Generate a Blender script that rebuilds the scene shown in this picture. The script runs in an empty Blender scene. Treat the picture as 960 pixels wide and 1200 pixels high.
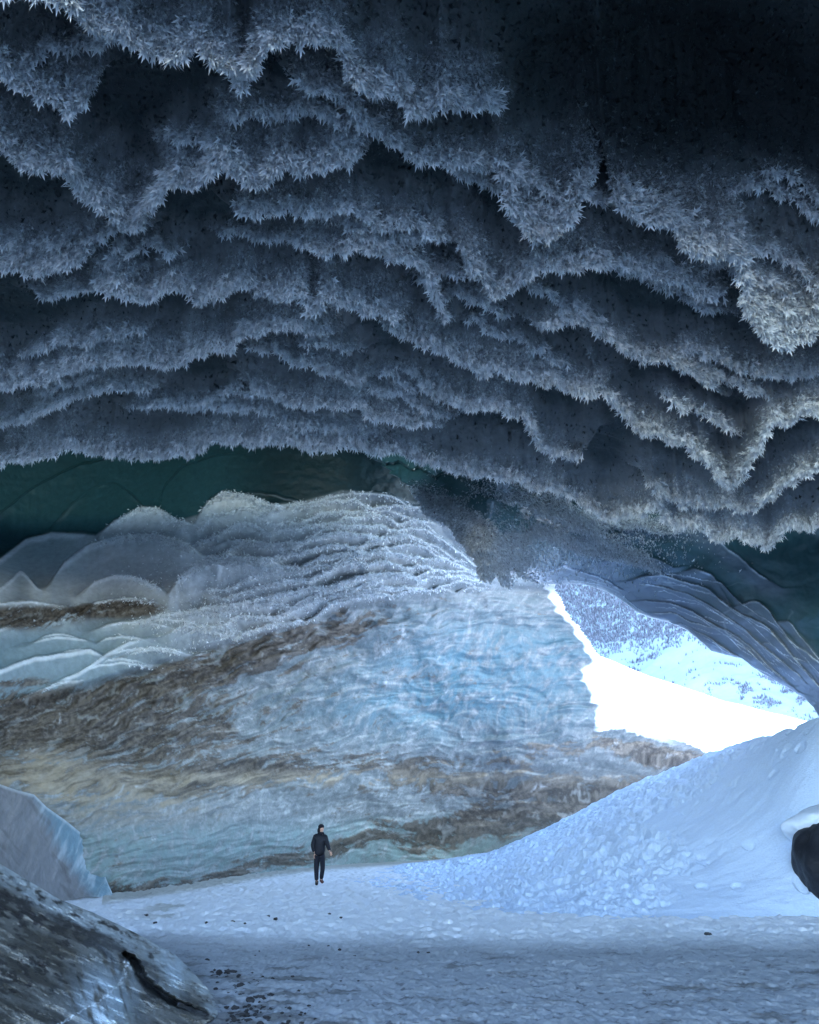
import bpy, bmesh, math
import numpy as np
from mathutils import Vector, Matrix
C = bpy.context.scene.collection
rad = math.radians
FL, PITCH, EYE = 924.0, rad(22.0), 1.6
SP, CP = math.sin(PITCH), math.cos(PITCH)
rng = np.random.default_rng(7)

# ------------------------------------------------------------------ view rays used to survey where each feature stands
def ray(px, py):
    px = np.asarray(px, float); py = np.asarray(py, float)
    up = (600 - py) / FL
    return np.stack([(px - 480) / FL + 0 * up, CP - up * SP + 0 * px, SP + up * CP + 0 * px], -1)
def at(px, py, t):
    return ray(px, py) * np.asarray(t, float)[..., None] + np.array([0, 0, EYE])
def tground(px, py): return -EYE / ray(px, py)[..., 2]

# ------------------------------------------------------------------ noise
_p = rng.permutation(256); PERM = np.concatenate([_p, _p, _p]).astype(np.int32)
_a = rng.random(256) * 2 * np.pi; GX, GY = np.cos(_a), np.sin(_a)
def perlin(x, y, seed=0):
    x = np.asarray(x, float) + seed * 17.31; y = np.asarray(y, float) + seed * 9.77
    xi = np.floor(x).astype(np.int32); yi = np.floor(y).astype(np.int32)
    xf = x - xi; yf = y - yi
    u = xf**3 * (xf * (xf * 6 - 15) + 10); v = yf**3 * (yf * (yf * 6 - 15) + 10)
    def g(ix, iy, dx, dy):
        h = PERM[PERM[ix & 255] + (iy & 255)]
        return GX[h] * dx + GY[h] * dy
    a = g(xi, yi, xf, yf); b = g(xi + 1, yi, xf - 1, yf)
    c = g(xi, yi + 1, xf, yf - 1); d = g(xi + 1, yi + 1, xf - 1, yf - 1)
    return (a + u * (b - a)) * (1 - v) + (c + u * (d - c)) * v
def fbm(x, y, o=4, seed=0, gain=.5):
    s = 0; a = 1.0; f = 1.0
    for k in range(o):
        s = s + a * perlin(x * f, y * f, seed + k * 3); a *= gain; f *= 2.03
    return s
RND = rng.random((256, 2))
def worley(x, y, seed=0):
    x = x + seed * 7.13; y = y + seed * 3.71
    xi = np.floor(x).astype(np.int32); yi = np.floor(y).astype(np.int32)
    f1 = np.full(x.shape, 9.0); f2 = f1.copy()
    for dx in (-1, 0, 1):
        for dy in (-1, 0, 1):
            h = PERM[PERM[(xi + dx) & 255] + ((yi + dy) & 255)]
            d = np.hypot(xi + dx + RND[h, 0] - x, yi + dy + RND[h, 1] - y)
            f2 = np.minimum(f2, np.maximum(f1, d)); f1 = np.minimum(f1, d)
    return f1, f2
def sst(a, b, x):
    t = np.clip((x - a) / (b - a), 0, 1); return t * t * (3 - 2 * t)
def gauss(px, py, cx, cy, sx, sy): return np.exp(-((px - cx) / sx)**2 - ((py - cy) / sy)**2)
def tps(ctrl):
    c = np.array(ctrl, float); P = c[:, :2] / 500; v = np.log(c[:, 2]); n = len(P)
    r = np.linalg.norm(P[:, None] - P[None], axis=-1)
    K = np.where(r > 0, r**2 * np.log(r + 1e-12), 0) + np.eye(n) * 1e-3
    A = np.zeros((n + 3, n + 3)); A[:n, :n] = K; A[:n, n] = 1; A[:n, n + 1:] = P; A[n, :n] = 1; A[n + 1:, :n] = P.T
    w = np.linalg.solve(A, np.concatenate([v, [0, 0, 0]]))
    def f(px, py):
        x = px / 500; y = py / 500; s = w[n] + w[n + 1] * x + w[n + 2] * y
        for i in range(n):
            r2 = (x - P[i, 0])**2 + (y - P[i, 1])**2
            s = s + w[i] * .5 * r2 * np.log(r2 + 1e-12)
        return np.exp(s)
    return f
def line(xs, pts, sm=0):
    p = np.array(pts, float); y = np.interp(xs, p[:, 0], p[:, 1])
    return y
def axis(a, b, fine_a, fine_b, fine, coarse):
    l = np.arange(a, fine_a, coarse) if a < fine_a else np.array([])
    m = np.arange(fine_a, fine_b, fine); r = np.arange(fine_b, b + .1, coarse)
    return np.concatenate([l, m, r])

# ------------------------------------------------------------------ scene helpers
def tag(o, label=None, cat=None, group=None, kind=None):
    if label: o['label'] = label
    if cat: o['category'] = cat
    if group: o['group'] = group
    if kind: o['kind'] = kind
    return o
def link_mesh(name, me, m, parent=None, smooth=True):
    if m: me.materials.append(m)
    o = bpy.data.objects.new(name, me); C.objects.link(o)
    if parent: o.parent = parent
    if smooth: me.shade_smooth()
    return o
def grid_mesh(name, P, col, m, keep=None, parent=None, flip=False):
    nv, nu = P.shape[:2]
    idx = np.arange(nv * nu, dtype=np.int32).reshape(nv, nu)
    q = np.stack([idx[:-1, :-1], idx[1:, :-1], idx[1:, 1:], idx[:-1, 1:]], -1)
    if flip: q = q[..., ::-1]
    if keep is not None:
        k = keep[:-1, :-1] & keep[1:, :-1] & keep[1:, 1:] & keep[:-1, 1:]; q = q[k]
    q = q.reshape(-1, 4)
    used = np.unique(q); remap = np.zeros(nv * nu, np.int32); remap[used] = np.arange(len(used)); q = remap[q]
    V = P.reshape(-1, 3)[used]; K = col.reshape(-1, col.shape[-1])[used]
    return raw_mesh(name, V, q, K, m, parent)
def raw_mesh(name, V, q, K, m, parent=None, smooth=True):
    me = bpy.data.meshes.new(name); n = q.shape[1]
    me.vertices.add(len(V)); me.vertices.foreach_set('co', np.ascontiguousarray(V, np.float32).ravel())
    me.loops.add(q.size); me.loops.foreach_set('vertex_index', np.ascontiguousarray(q, np.int32).ravel())
    me.polygons.add(len(q)); me.polygons.foreach_set('loop_start', np.arange(0, q.size, n, dtype=np.int32))
    me.update(calc_edges=True)
    if K is not None:
        if K.shape[-1] == 3: K = np.concatenate([K, np.ones((len(K), 1))], -1)
        a = me.color_attributes.new('Col', 'FLOAT_COLOR', 'POINT')
        a.data.foreach_set('color', np.ascontiguousarray(np.clip(K, 0, 1), np.float32).ravel())
    return link_mesh(name, me, m, parent, smooth)
def mat(name, col=(.5, .5, .5), rough=.6, attr=False, spec=.3, nscale=0, namp=.2, bump=0, bscale=20, bdist=.02, metal=0, trans=0, sss=0, sssr=(.1, .3, .5)):
    m = bpy.data.materials.new(name); m.use_nodes = True; N = m.node_tree.nodes; L = m.node_tree.links
    b = N['Principled BSDF']; b.inputs['Roughness'].default_value = rough
    b.inputs['Specular IOR Level'].default_value = spec; b.inputs['Metallic'].default_value = metal
    b.inputs['Base Color'].default_value = (*col, 1)
    tc = N.new('ShaderNodeTexCoord'); src = None
    if attr:
        a = N.new('ShaderNodeVertexColor'); a.layer_name = 'Col'; src = a.outputs['Color']
    if nscale:
        n = N.new('ShaderNodeTexNoise'); n.inputs['Scale'].default_value = nscale; n.inputs['Detail'].default_value = 6; n.inputs['Roughness'].default_value = .65
        L.new(tc.outputs['Object'], n.inputs['Vector'])
        r = N.new('ShaderNodeMapRange'); r.inputs['From Min'].default_value = .25; r.inputs['From Max'].default_value = .75
        r.inputs['To Min'].default_value = 1 - namp; r.inputs['To Max'].default_value = 1 + namp
        L.new(n.outputs['Fac'], r.inputs['Value'])
        x = N.new('ShaderNodeVectorMath'); x.operation = 'SCALE'
        if src: L.new(src, x.inputs[0])
        else: x.inputs[0].default_value = col
        L.new(r.outputs['Result'], x.inputs['Scale']); src = x.outputs['Vector']
    if src: L.new(src, b.inputs['Base Color'])
    if bump:
        n = N.new('ShaderNodeTexNoise'); n.inputs['Scale'].default_value = bscale; n.inputs['Detail'].default_value = 8; n.inputs['Roughness'].default_value = .7
        L.new(tc.outputs['Object'], n.inputs['Vector'])
        u = N.new('ShaderNodeBump'); u.inputs['Strength'].default_value = bump; u.inputs['Distance'].default_value = bdist
        L.new(n.outputs['Fac'], u.inputs['Height']); L.new(u.outputs['Normal'], b.inputs['Normal'])
    return m
M_ICE = mat('frosted_ice', attr=True, rough=.55, nscale=9, namp=.18, bump=.6, bscale=14, bdist=.04)
M_TEAL = mat('clear_ice', attr=True, rough=.32, spec=.5, nscale=3, namp=.12, bump=.35, bscale=8, bdist=.03)
M_WALL = mat('dirty_ice', attr=True, rough=.5, spec=.22, nscale=5, namp=.2, bump=.45, bscale=5, bdist=.05)
M_SNOW = mat('snow', attr=True, rough=.7, spec=.2, nscale=18, namp=.08, bump=.5, bscale=22, bdist=.03)
M_FROST = mat('frost_crystal', attr=True, rough=.45, spec=.5)
M_ROCK = mat('dark_rock', (.05, .05, .055), rough=.8, nscale=14, namp=.5, bump=.8, bscale=18, bdist=.03)

def mixc(a, b, f): return a * (1 - f[..., None]) + np.asarray(b) * f[..., None]
FROST = np.array([.79, .82, .84]); TEALD = np.array([.018, .062, .070]); DARK = np.array([.045, .062, .066])
TEAL = np.array([.16, .34, .38])

def shift_px(px, py, t, d):
    up = (600 - py) / FL; u2 = (up * t - d * CP) / (t - d * SP); return FL * (up - u2)

def ridge_field(PX, PY, xs, crests, tfun, sgn=1, comp=True, w=3.0):
    """sawtooth ice ridges: crest = (points, amplitude m, ramp px, power, lobe px)"""
    out = np.zeros_like(PX); fr = np.zeros_like(PX)
    for k, c in enumerate(crests):
        pts, A, Lr, pw, lobe = c
        p = np.array(pts, float); p = p[np.argsort(p[:, 0])]
        if sgn == 1 and p[0, 0] <= -20: p = np.concatenate([[[-320, p[0, 1] + 12]], p])
        if sgn == 1 and p[-1, 0] >= 980: p = np.concatenate([p, [[1290, p[-1, 1] + 6]]])
        fine = np.arange(p[0, 0] - 60, p[-1, 0] + 60, 2.0)
        y = np.interp(fine, p[:, 0], p[:, 1])
        ker = np.exp(-np.linspace(-2, 2, 9)**2); ker /= ker.sum()
        y = np.convolve(np.pad(y, 4, 'edge'), ker, 'valid')
        y = y + lobe * (1.7 * perlin(fine / 24, fine * 0 + k * 5.3, 1) + 1.0 * perlin(fine / 9, fine * 0 + k * 3.3, 2) + .5 * perlin(fine / 4, fine * 0 + k * 2.3, 6))
        if comp:
            tt = tfun(fine, y); y = y - shift_px(fine, y, tt, A) * sgn
        env = sst(p[0, 0] - 40, p[0, 0] + 25, fine) * sst(p[-1, 0] + 40, p[-1, 0] - 25, fine)
        if p[0, 0] <= -20: env = sst(p[-1, 0] + 40, p[-1, 0] - 25, fine)
        if p[-1, 0] >= 980: env = sst(p[0, 0] - 40, p[0, 0] + 25, fine)
        if p[0, 0] <= -20 and p[-1, 0] >= 980: env = fine * 0 + 1
        j = (xs > fine[0]) & (xs < fine[-1]); X = xs[j]
        yy = np.interp(X, fine, y)[None, :]; e = np.interp(X, fine, env)[None, :]
        s = (PY[:, j] - yy) * sgn
        fold = 1 + .24 * perlin(PX[:, j] / 16, PY[:, j] / 90, k + 30) + .10 * perlin(PX[:, j] / 6, PY[:, j] / 40, k + 60)
        r = np.where(s <= 0, np.clip(1 + s / Lr, 0, 1)**pw * np.where(s < -1.5, fold, 1), np.clip(1 - s / w, 0, 1))
        h = A * e * r
        out[:, j] = np.maximum(out[:, j], h)
        fr[:, j] = np.maximum(fr[:, j], e * np.where(s <= 0, np.clip(1 + s / (Lr * 1.0), 0, 1), np.clip(1 - s / w, 0, 1)))
    return out, fr

def normals(P):
    du = np.gradient(P, axis=1); dv = np.gradient(P, axis=0)
    n = np.cross(du, dv); n /= np.linalg.norm(n, axis=-1, keepdims=True) + 1e-9
    tocam = np.array([0, 0, EYE]) - P
    s = np.sign((n * tocam).sum(-1, keepdims=True)); return n * np.where(s == 0, 1, s)

def blades(P, N, T, weight, count, size_px, col, down=.7, nrm=.6, rnd=.55, seed=1, wr=.3, lenvar=.5, barbs=2):
    """joined mesh arrays of hoar-frost leaves: a main blade and two side barbs"""
    r = np.random.default_rng(seed)
    w = weight.ravel(); w = np.where(np.isfinite(w), w, 0); cdf = np.cumsum(w); cdf /= cdf[-1]
    i = np.searchsorted(cdf, r.random(count))
    p = P.reshape(-1, 3)[i]; n = N.reshape(-1, 3)[i]; t = T.ravel()[i]; c = col.reshape(-1, 3)[i]; sp = size_px.ravel()[i]
    L = sp * t / FL * (1 - lenvar + 2 * lenvar * r.random(count)**1.5)
    d = n * nrm + np.array([0, 0, -down]) + r.normal(size=(count, 3)) * rnd
    d /= np.linalg.norm(d, axis=1, keepdims=True)
    p = p + r.normal(size=p.shape) * (t / FL * 1.2)[:, None]
    c = c * (1 + .22 * r.normal(size=(count, 1))) 
    side0 = np.cross(d, r.normal(size=(count, 3))); side0 /= np.linalg.norm(side0, axis=1, keepdims=True) + 1e-9
    Vs, Cs = [], []
    def blade(b, dr, ln, sd):
        tip = b + dr * ln[:, None]; mid = b + dr * (ln * .45)[:, None]; wd = sd * (ln * wr * .5)[:, None]
        Vs.append(np.stack([b - dr * (ln * .1)[:, None], mid - wd, tip, mid + wd], 1)); Cs.append(np.repeat(c[:, None], 4, 1))
    blade(p, d, L, side0)
    for k in range(barbs):
        sg = 1 if k % 2 == 0 else -1
        dd = d * .75 + side0 * .62 * sg; dd /= np.linalg.norm(dd, axis=1, keepdims=True)
        s2 = side0 * .75 - d * .62 * sg
        blade(p + d * (L * (.25 + .15 * k))[:, None], dd, L * (.55 - .1 * k), s2)
    V = np.concatenate([v.reshape(-1, 3) for v in Vs]); K = np.concatenate([k.reshape(-1, 3) for k in Cs])
    return V, K
def blade_mesh(name, parts, m, parent=None):
    V = np.concatenate([p[0] for p in parts]); K = np.concatenate([p[1] for p in parts])
    return raw_mesh(name, V, np.arange(len(V), dtype=np.int32).reshape(-1, 4), K, m, parent, smooth=False)

# ================================================================== NEAR CEILING
def ceiling_t(px, py):
    px = np.asarray(px, float); py = np.asarray(py, float)
    Z = ray(px, py)[..., 2]
    h = 8.2 + 1.6 * gauss(px, py, 800, 60, 230, 130) - 1.9 * sst(450, 1000, px) * sst(250, 620, py) + .5 * gauss(px, py, 60, 560, 300, 120)
    return h / np.maximum(Z, .12)
xs = np.concatenate([np.arange(-620, -280, 12.), np.arange(-280, -40, 2.4), np.arange(-40, 1000, 1.15), np.arange(1000, 1240, 2.4), np.arange(1240, 1580, 12.)])
ys = np.concatenate([np.arange(-700, -200, 12.), np.arange(-200, -40, 2.4), np.arange(-40, 640, 1.0)])
PX, PY = np.meshgrid(xs, ys)
LIP = [(-60, 560), (0, 545), (50, 530), (100, 522), (130, 526), (180, 535), (230, 527), (260, 517), (340, 516), (360, 521), (400, 521), (440, 529), (480, 531), (530, 546), (580, 557), (600, 562), (640, 570), (670, 582), (700, 601), (730, 602), (765, 592), (790, 615), (810, 611), (840, 626), (860, 620), (895, 638), (920, 615), (960, 609), (1040, 600)]
CR = [
 ([(-60, -20), (90, -8), (110, 20), (150, 35), (185, 55), (205, 60), (240, 50), (275, 75), (289, 98), (300, 70), (325, 48), (370, 45), (400, 60), (420, 95), (440, 105), (465, 108), (490, 132), (515, 110), (530, 125), (560, 125), (592, 138)], .6, 110, 1.3, 5),
 ([(-60, 60), (0, 72), (40, 95), (70, 110), (85, 122), (105, 120), (125, 95)], .5, 80, 1.3, 5),
 ([(340, 88), (400, 115), (440, 150), (480, 178), (540, 190), (600, 195)], .4, 55, 1.2, 6),
 ([(-60, 160), (0, 165), (40, 187), (80, 195), (105, 225), (135, 245), (165, 264), (185, 245), (200, 215), (230, 207), (250, 205), (265, 182), (290, 200), (305, 212), (330, 190), (355, 198), (390, 190), (430, 190)], .55, 85, 1.3, 5),
 ([(270, 240), (330, 240), (370, 245), (420, 245), (450, 268), (480, 262), (530, 290)], .4, 50, 1.2, 5),
 ([(580, 195), (592, 235), (605, 262), (622, 272), (640, 270), (660, 255), (682, 215), (700, 205)], .7, 150, 1.2, 5),
 ([(-60, 300), (0, 305), (40, 312), (60, 314), (85, 300), (120, 296)], .45, 70, 1.3, 4),
 ([(110, 330), (160, 340), (185, 348), (205, 330), (235, 348), (270, 335), (300, 340), (330, 345), (355, 340), (365, 368), (385, 345), (410, 360), (440, 365), (480, 378)], .5, 70, 1.3, 5),
 ([(350, 292), (420, 285), (450, 290), (480, 303), (505, 328), (515, 372), (535, 380)], .45, 50, 1.2, 5),
 ([(530, 285), (560, 318), (575, 340), (590, 340), (605, 328), (622, 310), (660, 304), (700, 307), (750, 320), (800, 337), (850, 350)], .5, 75, 1.3, 5),
 ([(700, 180), (710, 228), (735, 245), (760, 250), (785, 268), (790, 285), (830, 300), (856, 300), (868, 360), (885, 392), (905, 397), (925, 388), (960, 375), (1060, 380)], .9, 170, 1.0, 6),
 ([(620, 378), (660, 370), (680, 377), (710, 392), (740, 417), (780, 422), (830, 450), (845, 472)], .42, 45, 1.2, 5),
 ([(780, 410), (830, 420), (870, 440), (910, 445), (960, 440), (1040, 430)], .3, 40, 1.2, 5),
 ([(-60, 455), (10, 450), (45, 445), (75, 440), (90, 427), (150, 420), (200, 425), (220, 420), (250, 405), (275, 402), (290, 386), (320, 381), (345, 378), (370, 386), (400, 395)], .45, 62, 1.3, 4),
 ([(285, 410), (320, 410), (350, 425), (385, 432), (410, 441), (440, 446)], .35, 35, 1.2, 4),
 ([(440, 385), (490, 397), (560, 430), (590, 432), (640, 446), (690, 461), (712, 448)], .45, 60, 1.2, 5),
 ([(285, 446), (330, 465), (370, 471), (400, 471), (440, 481), (480, 491), (520, 500)], .4, 40, 1.2, 4),
 ([(-60, 500), (0, 495), (35, 490), (60, 476), (90, 461), (150, 451), (190, 457)], .35, 38, 1.2, 3),
 ([(150, 480), (220, 470), (290, 478), (350, 492), (410, 500)], .3, 30, 1.2, 3),
 ([(480, 458), (530, 465), (580, 472), (620, 492), (630, 520), (655, 535), (672, 540), (690, 512)], .45, 55, 1.2, 5),
 ([(690, 420), (700, 455), (720, 480), (745, 502), (775, 512), (800, 522), (840, 550)], .45, 55, 1.2, 6),
 ([(800, 520), (830, 545), (850, 575), (868, 560), (885, 520), (900, 490), (915, 500), (930, 486), (965, 482), (1040, 480)], .5, 55, 1.2, 6),
 ([(745, 560), (770, 575), (790, 590), (820, 595), (845, 592), (880, 596), (905, 575), (945, 552), (975, 540), (1040, 540)], .45, 45, 1.2, 5),
 (LIP, .55, 48, 1.1, 3.5)]
for k in range(5):   # ridges overhead, above the top of the frame
    CR.append(([(-60, -60 - 60 * k), (200, -90 - 60 * k), (500, -60 - 60 * k), (800, -40 - 60 * k), (1040, -30 - 60 * k)], .5, 70, 1.3, 8))
rr = np.random.default_rng(9)
for k in range(100):
    cy = rr.uniform(20, 585); cx = rr.uniform(-30, 990)
    if k >= 58: cx, cy = rr.choice([-1, 1]) * rr.uniform(510, 740) + 480, rr.uniform(-160, 560)
    g_ = np.interp(cy, [0, 560], [1.0, .55]); w_ = rr.uniform(45, 130) * g_
    if cx > 560 and cy < 190: continue
    tilt = np.interp(cx, [-260, 0, 350, 560, 990, 1240], [-.25, -.22, .0, .45, .35, .1]) + rr.uniform(-.12, .12)
    xx = np.linspace(cx - w_, cx + w_, 9); yy = cy + tilt * (xx - cx) - 10 * g_ * np.cos((xx - cx) / w_ * 1.4) + rr.normal(0, 4 * g_, 9)
    CR.append((list(zip(xx, yy)), rr.uniform(.12, .28), rr.uniform(22, 50) * g_, 1.2, 4.5))
dr, fr = ridge_field(PX, PY, xs, CR, ceiling_t)
T = ceiling_t(PX, PY)
base = at(PX, PY, T)
wx, wy = base[..., 0], base[..., 1]
lump = .22 * fbm(wx / 2.2, wy / 1.3, 3, 5) + .07 * fbm(wx / .45, wy / .35, 3, 8)
pit = np.zeros_like(PX)
P = base.copy(); P[..., 2] -= dr; P[..., 2] += lump * .8
liprow = np.interp(xs, *np.array(LIP).T)[None, :]
over = PY - (liprow - 22)
P[..., 2] += np.clip(over, 0, 60) * .05; P[..., 1] += np.clip(over, 0, 60) * .02
rnd1 = fbm(PX / 45, PY / 22, 4, 11)
# frost grows thick on the crests, thin in the deep recesses; the dim upper right hollow is shade painted into the colour
pocket_shade = np.clip(gauss(PX, PY, 800, 70, 200, 95) * 1.25 + gauss(PX, PY, 940, 150, 60, 70) * .6, 0, 1)
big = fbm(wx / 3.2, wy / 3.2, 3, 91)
frost = np.clip(sst(.30, 1.0, fr + .28 * rnd1 + .25 * big), 0, 1) * (1 - .9 * pocket_shade)
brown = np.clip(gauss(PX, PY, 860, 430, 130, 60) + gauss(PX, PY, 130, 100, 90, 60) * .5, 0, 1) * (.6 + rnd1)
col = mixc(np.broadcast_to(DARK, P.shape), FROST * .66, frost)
col = mixc(col, FROST * .24, sst(.05, .40, fr) * (1 - frost) * (1 - pocket_shade) * .6)
col = mixc(col, [.018, .022, .024], np.clip(pocket_shade * 1.2, 0, 1) * .8)
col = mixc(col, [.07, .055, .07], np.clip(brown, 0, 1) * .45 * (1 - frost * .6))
keep = over < 40
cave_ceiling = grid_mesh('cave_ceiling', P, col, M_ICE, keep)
tag(cave_ceiling, 'dark ice ceiling in overlapping hanging ridges furred with hoar frost', 'cave ceiling', kind='structure')
N = normals(P)
inview = (((PX > -60) & (PX < 1020) & (PY > -60)) * 1.0 + .7 * 1.0) * ((PX > -280) & (PX < 1240) & (PY > -200) & keep)
cell = np.gradient(xs)[None, :] * np.gradient(ys)[:, None] / 1.15; inview = inview * cell / 1.7
size = np.interp(PY, [-200, 150, 350, 560, 620], [7.6, 7.0, 5.6, 4.3, 4.1]) * (.65 + .6 * fr)
parts = []
edge = sst(.80, .99, fr) * (.35 + .65 * sst(-.3, .4, fbm(PX / 16, PY / 16, 3, 61)))
fc = FROST * .90
parts.append(blades(P, N, T, inview * (frost**2.4 + .03), 430000, size * .85, mixc(np.broadcast_to(DARK * 1.6, P.shape), fc, frost), seed=2, wr=.24))  # recess blades: thinner frost, with extra shade put into their colour
parts.append(blades(P, N, T, inview * edge * (1 - .9 * pocket_shade), 155000, size * 1.6, np.broadcast_to(FROST * 1.08, P.shape), down=.85, nrm=.5, rnd=.45, seed=3, wr=.22))
parts.append(blades(P, N, T, inview * sst(.42, .12, frost), 9000, size * 1.25, mixc(np.broadcast_to(DARK * .75, P.shape), FROST * .3, frost), nrm=.8, down=.6, seed=4, wr=.3))
hf = blade_mesh('hoar_frost', parts, M_FROST)
tag(hf, 'feathery hoar frost crystals hanging from the ridges of the dark ceiling', 'frost', kind='stuff')

# ================================================================== BACK WALL with scalloped dome above
wt = tps([(-450, 500, 17), (-450, 760, 13), (-450, 1050, 12), (-150, 600, 23), (-150, 800, 16), (-150, 1000, 17), (0, 560, 29), (0, 640, 27), (0, 720, 22), (0, 850, 20), (0, 1000, 19.5),
  (200, 520, 31), (200, 620, 27.5), (200, 720, 25), (200, 850, 25), (180, 930, 24.5), (180, 1040, 23.5), (280, 1026, 30),
  (373, 1013, 38), (373, 930, 34.5), (373, 820, 31), (373, 720, 29), (400, 600, 28), (500, 560, 30), (500, 680, 32),
  (480, 1004, 45), (480, 850, 37), (580, 1000, 52), (600, 900, 43), (600, 780, 40), (600, 690, 38), (700, 1000, 60), (700, 900, 48), (690, 770, 44), (700, 600, 40), (850, 900, 55), (850, 1000, 66)])
xs = axis(-560, 860, -30, 860, 1.0, 10); ys = axis(430, 1075, 470, 1060, 1.0, 10)
PX, PY = np.meshgrid(xs, ys)
T = wt(PX, PY)
# frosted domes (upper edges bright): crest lines
DOM = [
 ([(-60, 660), (0, 655), (30, 632), (60, 624), (100, 624), (115, 628)], .5, 60, .8, 1),
 ([(115, 628), (135, 610), (165, 594), (185, 595), (205, 608), (235, 618)], .6, 50, .8, 1),
 ([(55, 690), (75, 660), (100, 640), (125, 632), (150, 626), (185, 626), (215, 636), (238, 652)], .7, 70, .75, 1),
 ([(225, 618), (240, 590), (265, 575), (290, 580), (320, 592), (340, 590)], .6, 60, .8, 1.5),
 ([(-60, 700), (0, 690), (25, 668), (45, 690), (60, 695)], .4, 40, .9, 1),
 ([(90, 700), (110, 682), (135, 674), (160, 677), (190, 690), (200, 700)], .5, 35, .8, 1),
 ([(195, 700), (215, 672), (240, 655), (275, 652), (320, 655), (330, 665)], .6, 60, .8, 1.5),
 ([(-80, 715), (0, 707), (40, 704), (85, 712), (92, 722)], .5, 25, .9, 1),
 ([(92, 722), (110, 706), (150, 700), (185, 706), (195, 716)], .5, 25, .9, 1),
 ([(-80, 740), (0, 738), (30, 725), (60, 722), (90, 728)], .4, 30, .9, 1),
 ([(150, 735), (185, 720), (230, 715), (260, 720), (275, 728)], .35, 30, .9, 1),
 ([(-60, 800), (0, 785), (40, 770), (80, 765), (105, 760), (130, 775)], .5, 45, .9, 1),
 ([(60, 800), (90, 790), (120, 770), (150, 752), (175, 748)], .4, 40, .9, 1),
 ([(-60, 830), (0, 825), (30, 815), (70, 800), (110, 795)], .3, 30, .9, 1),
 ([(190, 745), (215, 733), (245, 738), (270, 745), (300, 738)], .35, 28, .9, 1),
]
rr = np.random.default_rng(5)
TC = np.array([(195, 655), (225, 615), (250, 592), (290, 577), (350, 587), (400, 574), (450, 577), (500, 592), (540, 622), (575, 665)], float)
BC = np.array([(195, 742), (260, 752), (340, 735), (400, 712), (470, 700), (545, 692), (575, 690)], float)
for k in range(14):   # rows of small cusped scallops climbing to the middle, like fish scales
    f = (k + .2) / 14; x0 = 205 + rr.uniform(-20, 60) + (30 if k < 3 else 0); x1 = 585 - rr.uniform(0, 70) * (f < .6)
    px_ = np.arange(x0, x1, 3.0); wd = rr.uniform(70, 130); ph = rr.uniform(0, 1)
    yy = np.interp(px_, TC[:, 0], TC[:, 1]) * (1 - f) + np.interp(px_, BC[:, 0], BC[:, 1]) * f
    yy = yy + 10 * fbm(px_ / 70, px_ * 0 + k, 3, 2)
    yy = yy - rr.uniform(6, 10) * np.abs(np.sin(np.pi * (px_ / wd + ph + .35 * perlin(px_ / 70, px_ * 0 + k, 4)))) ** .8 + 6
    DOM.append((list(zip(px_, yy)), rr.uniform(.35, .5), rr.uniform(15, 22), .8, 2.0))
for k in range(14):
    cx = rr.uniform(60, 300); cy = rr.uniform(735, 790) - .12 * (cx - 60); w = rr.uniform(25, 55)
    DOM.append(([(cx - w, cy + 13), (cx - w * .5, cy + 3), (cx, cy), (cx + w * .5, cy + 3), (cx + w, cy + 10)], .35, rr.uniform(14, 24), .8, .8))
DOM += [([(55, 625), (85, 590), (110, 572), (135, 565), (155, 580), (175, 604)], .35, 60, .8, .6), ([(185, 612), (190, 572), (215, 547), (262, 533)], .3, 60, .8, .6), ([(-60, 650), (0, 602), (40, 572), (90, 546), (150, 534)], .4, 70, .8, .6)]
DOM = [(p, a * (1.15 if n_ < 15 else 1), l, w_, lb) for n_, (p, a, l, w_, lb) in enumerate(DOM)]
dr, fr = ridge_field(PX, PY, xs, DOM, wt, sgn=-1, comp=False, w=2.5)
low = [(-100, 800), (0, 835), (100, 805), (200, 775), (260, 755), (340, 735), (400, 712), (470, 700), (545, 690), (620, 690), (860, 690)]
lowy = np.interp(PX, *np.array(low).T)
dome = sst(lowy + 6, lowy - 8, PY)          # 1 on the frosted dome, 0 on the layered wall
base = at(PX, PY, T); R = ray(PX, PY); R /= np.linalg.norm(R, axis=-1, keepdims=True)
# wall relief: cupped wind scallops, bigger rolls and stone-filled ledges; strata rise to the right at upper left
ang = .28; sx = PX * np.cos(ang) - PY * np.sin(ang); sy = PX * np.sin(ang) + PY * np.cos(ang)
warp = 14 * fbm(PX / 90, PY / 60, 3, 21)
_x = np.arange(-600, 900, 4.0); _sl = .36 * sst(560, 250, _x) + .07; _I = np.concatenate([[0], np.cumsum(_sl[:-1] * 4)]); 
lev = sst(1060, 760, PY)
SY = PY + (np.interp(PX, _x, _I) - np.interp(200, _x, _I)) * (.5 + .5 * lev) + warp
lam = fbm(PX / 80, SY / 10, 5, 131, .58)
f1, f2 = worley((PX + 1.1 * SY) / 38 + .9 * fbm(PX / 60, PY / 60, 3, 4), SY / 17 + .9 * fbm(PX / 50, PY / 40, 3, 24), 3)
g1, g2 = worley((PX - .9 * SY) / 14 + .9 * fbm(PX / 30, PY / 30, 2, 4), SY / 8 + .9 * fbm(PX / 30, PY / 30, 2, 14), 9)
ledge = fbm(PX / 120, SY / 14, 4, 31)
relief = (.16 * (f1 - .5) + .06 * (g1 - .5) + .55 * fbm((PX + .7 * SY) / 110, (SY - .25 * PX) / 45, 3, 40) + .22 * np.abs(ledge)) * (1 - dome)
relief += (.03 * fbm(PX / 9, PY / 7, 3, 77) + .09 * lam) * (1 - dome)
shadowstep = -1.0 * (1 - dome) * sst(lowy + 40, lowy, PY)      # wall falls back just under the dome
disp = dr + relief * 1.0 + shadowstep * .4 + .05 * fbm(PX / 14, PY / 10, 3, 50) * dome
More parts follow.
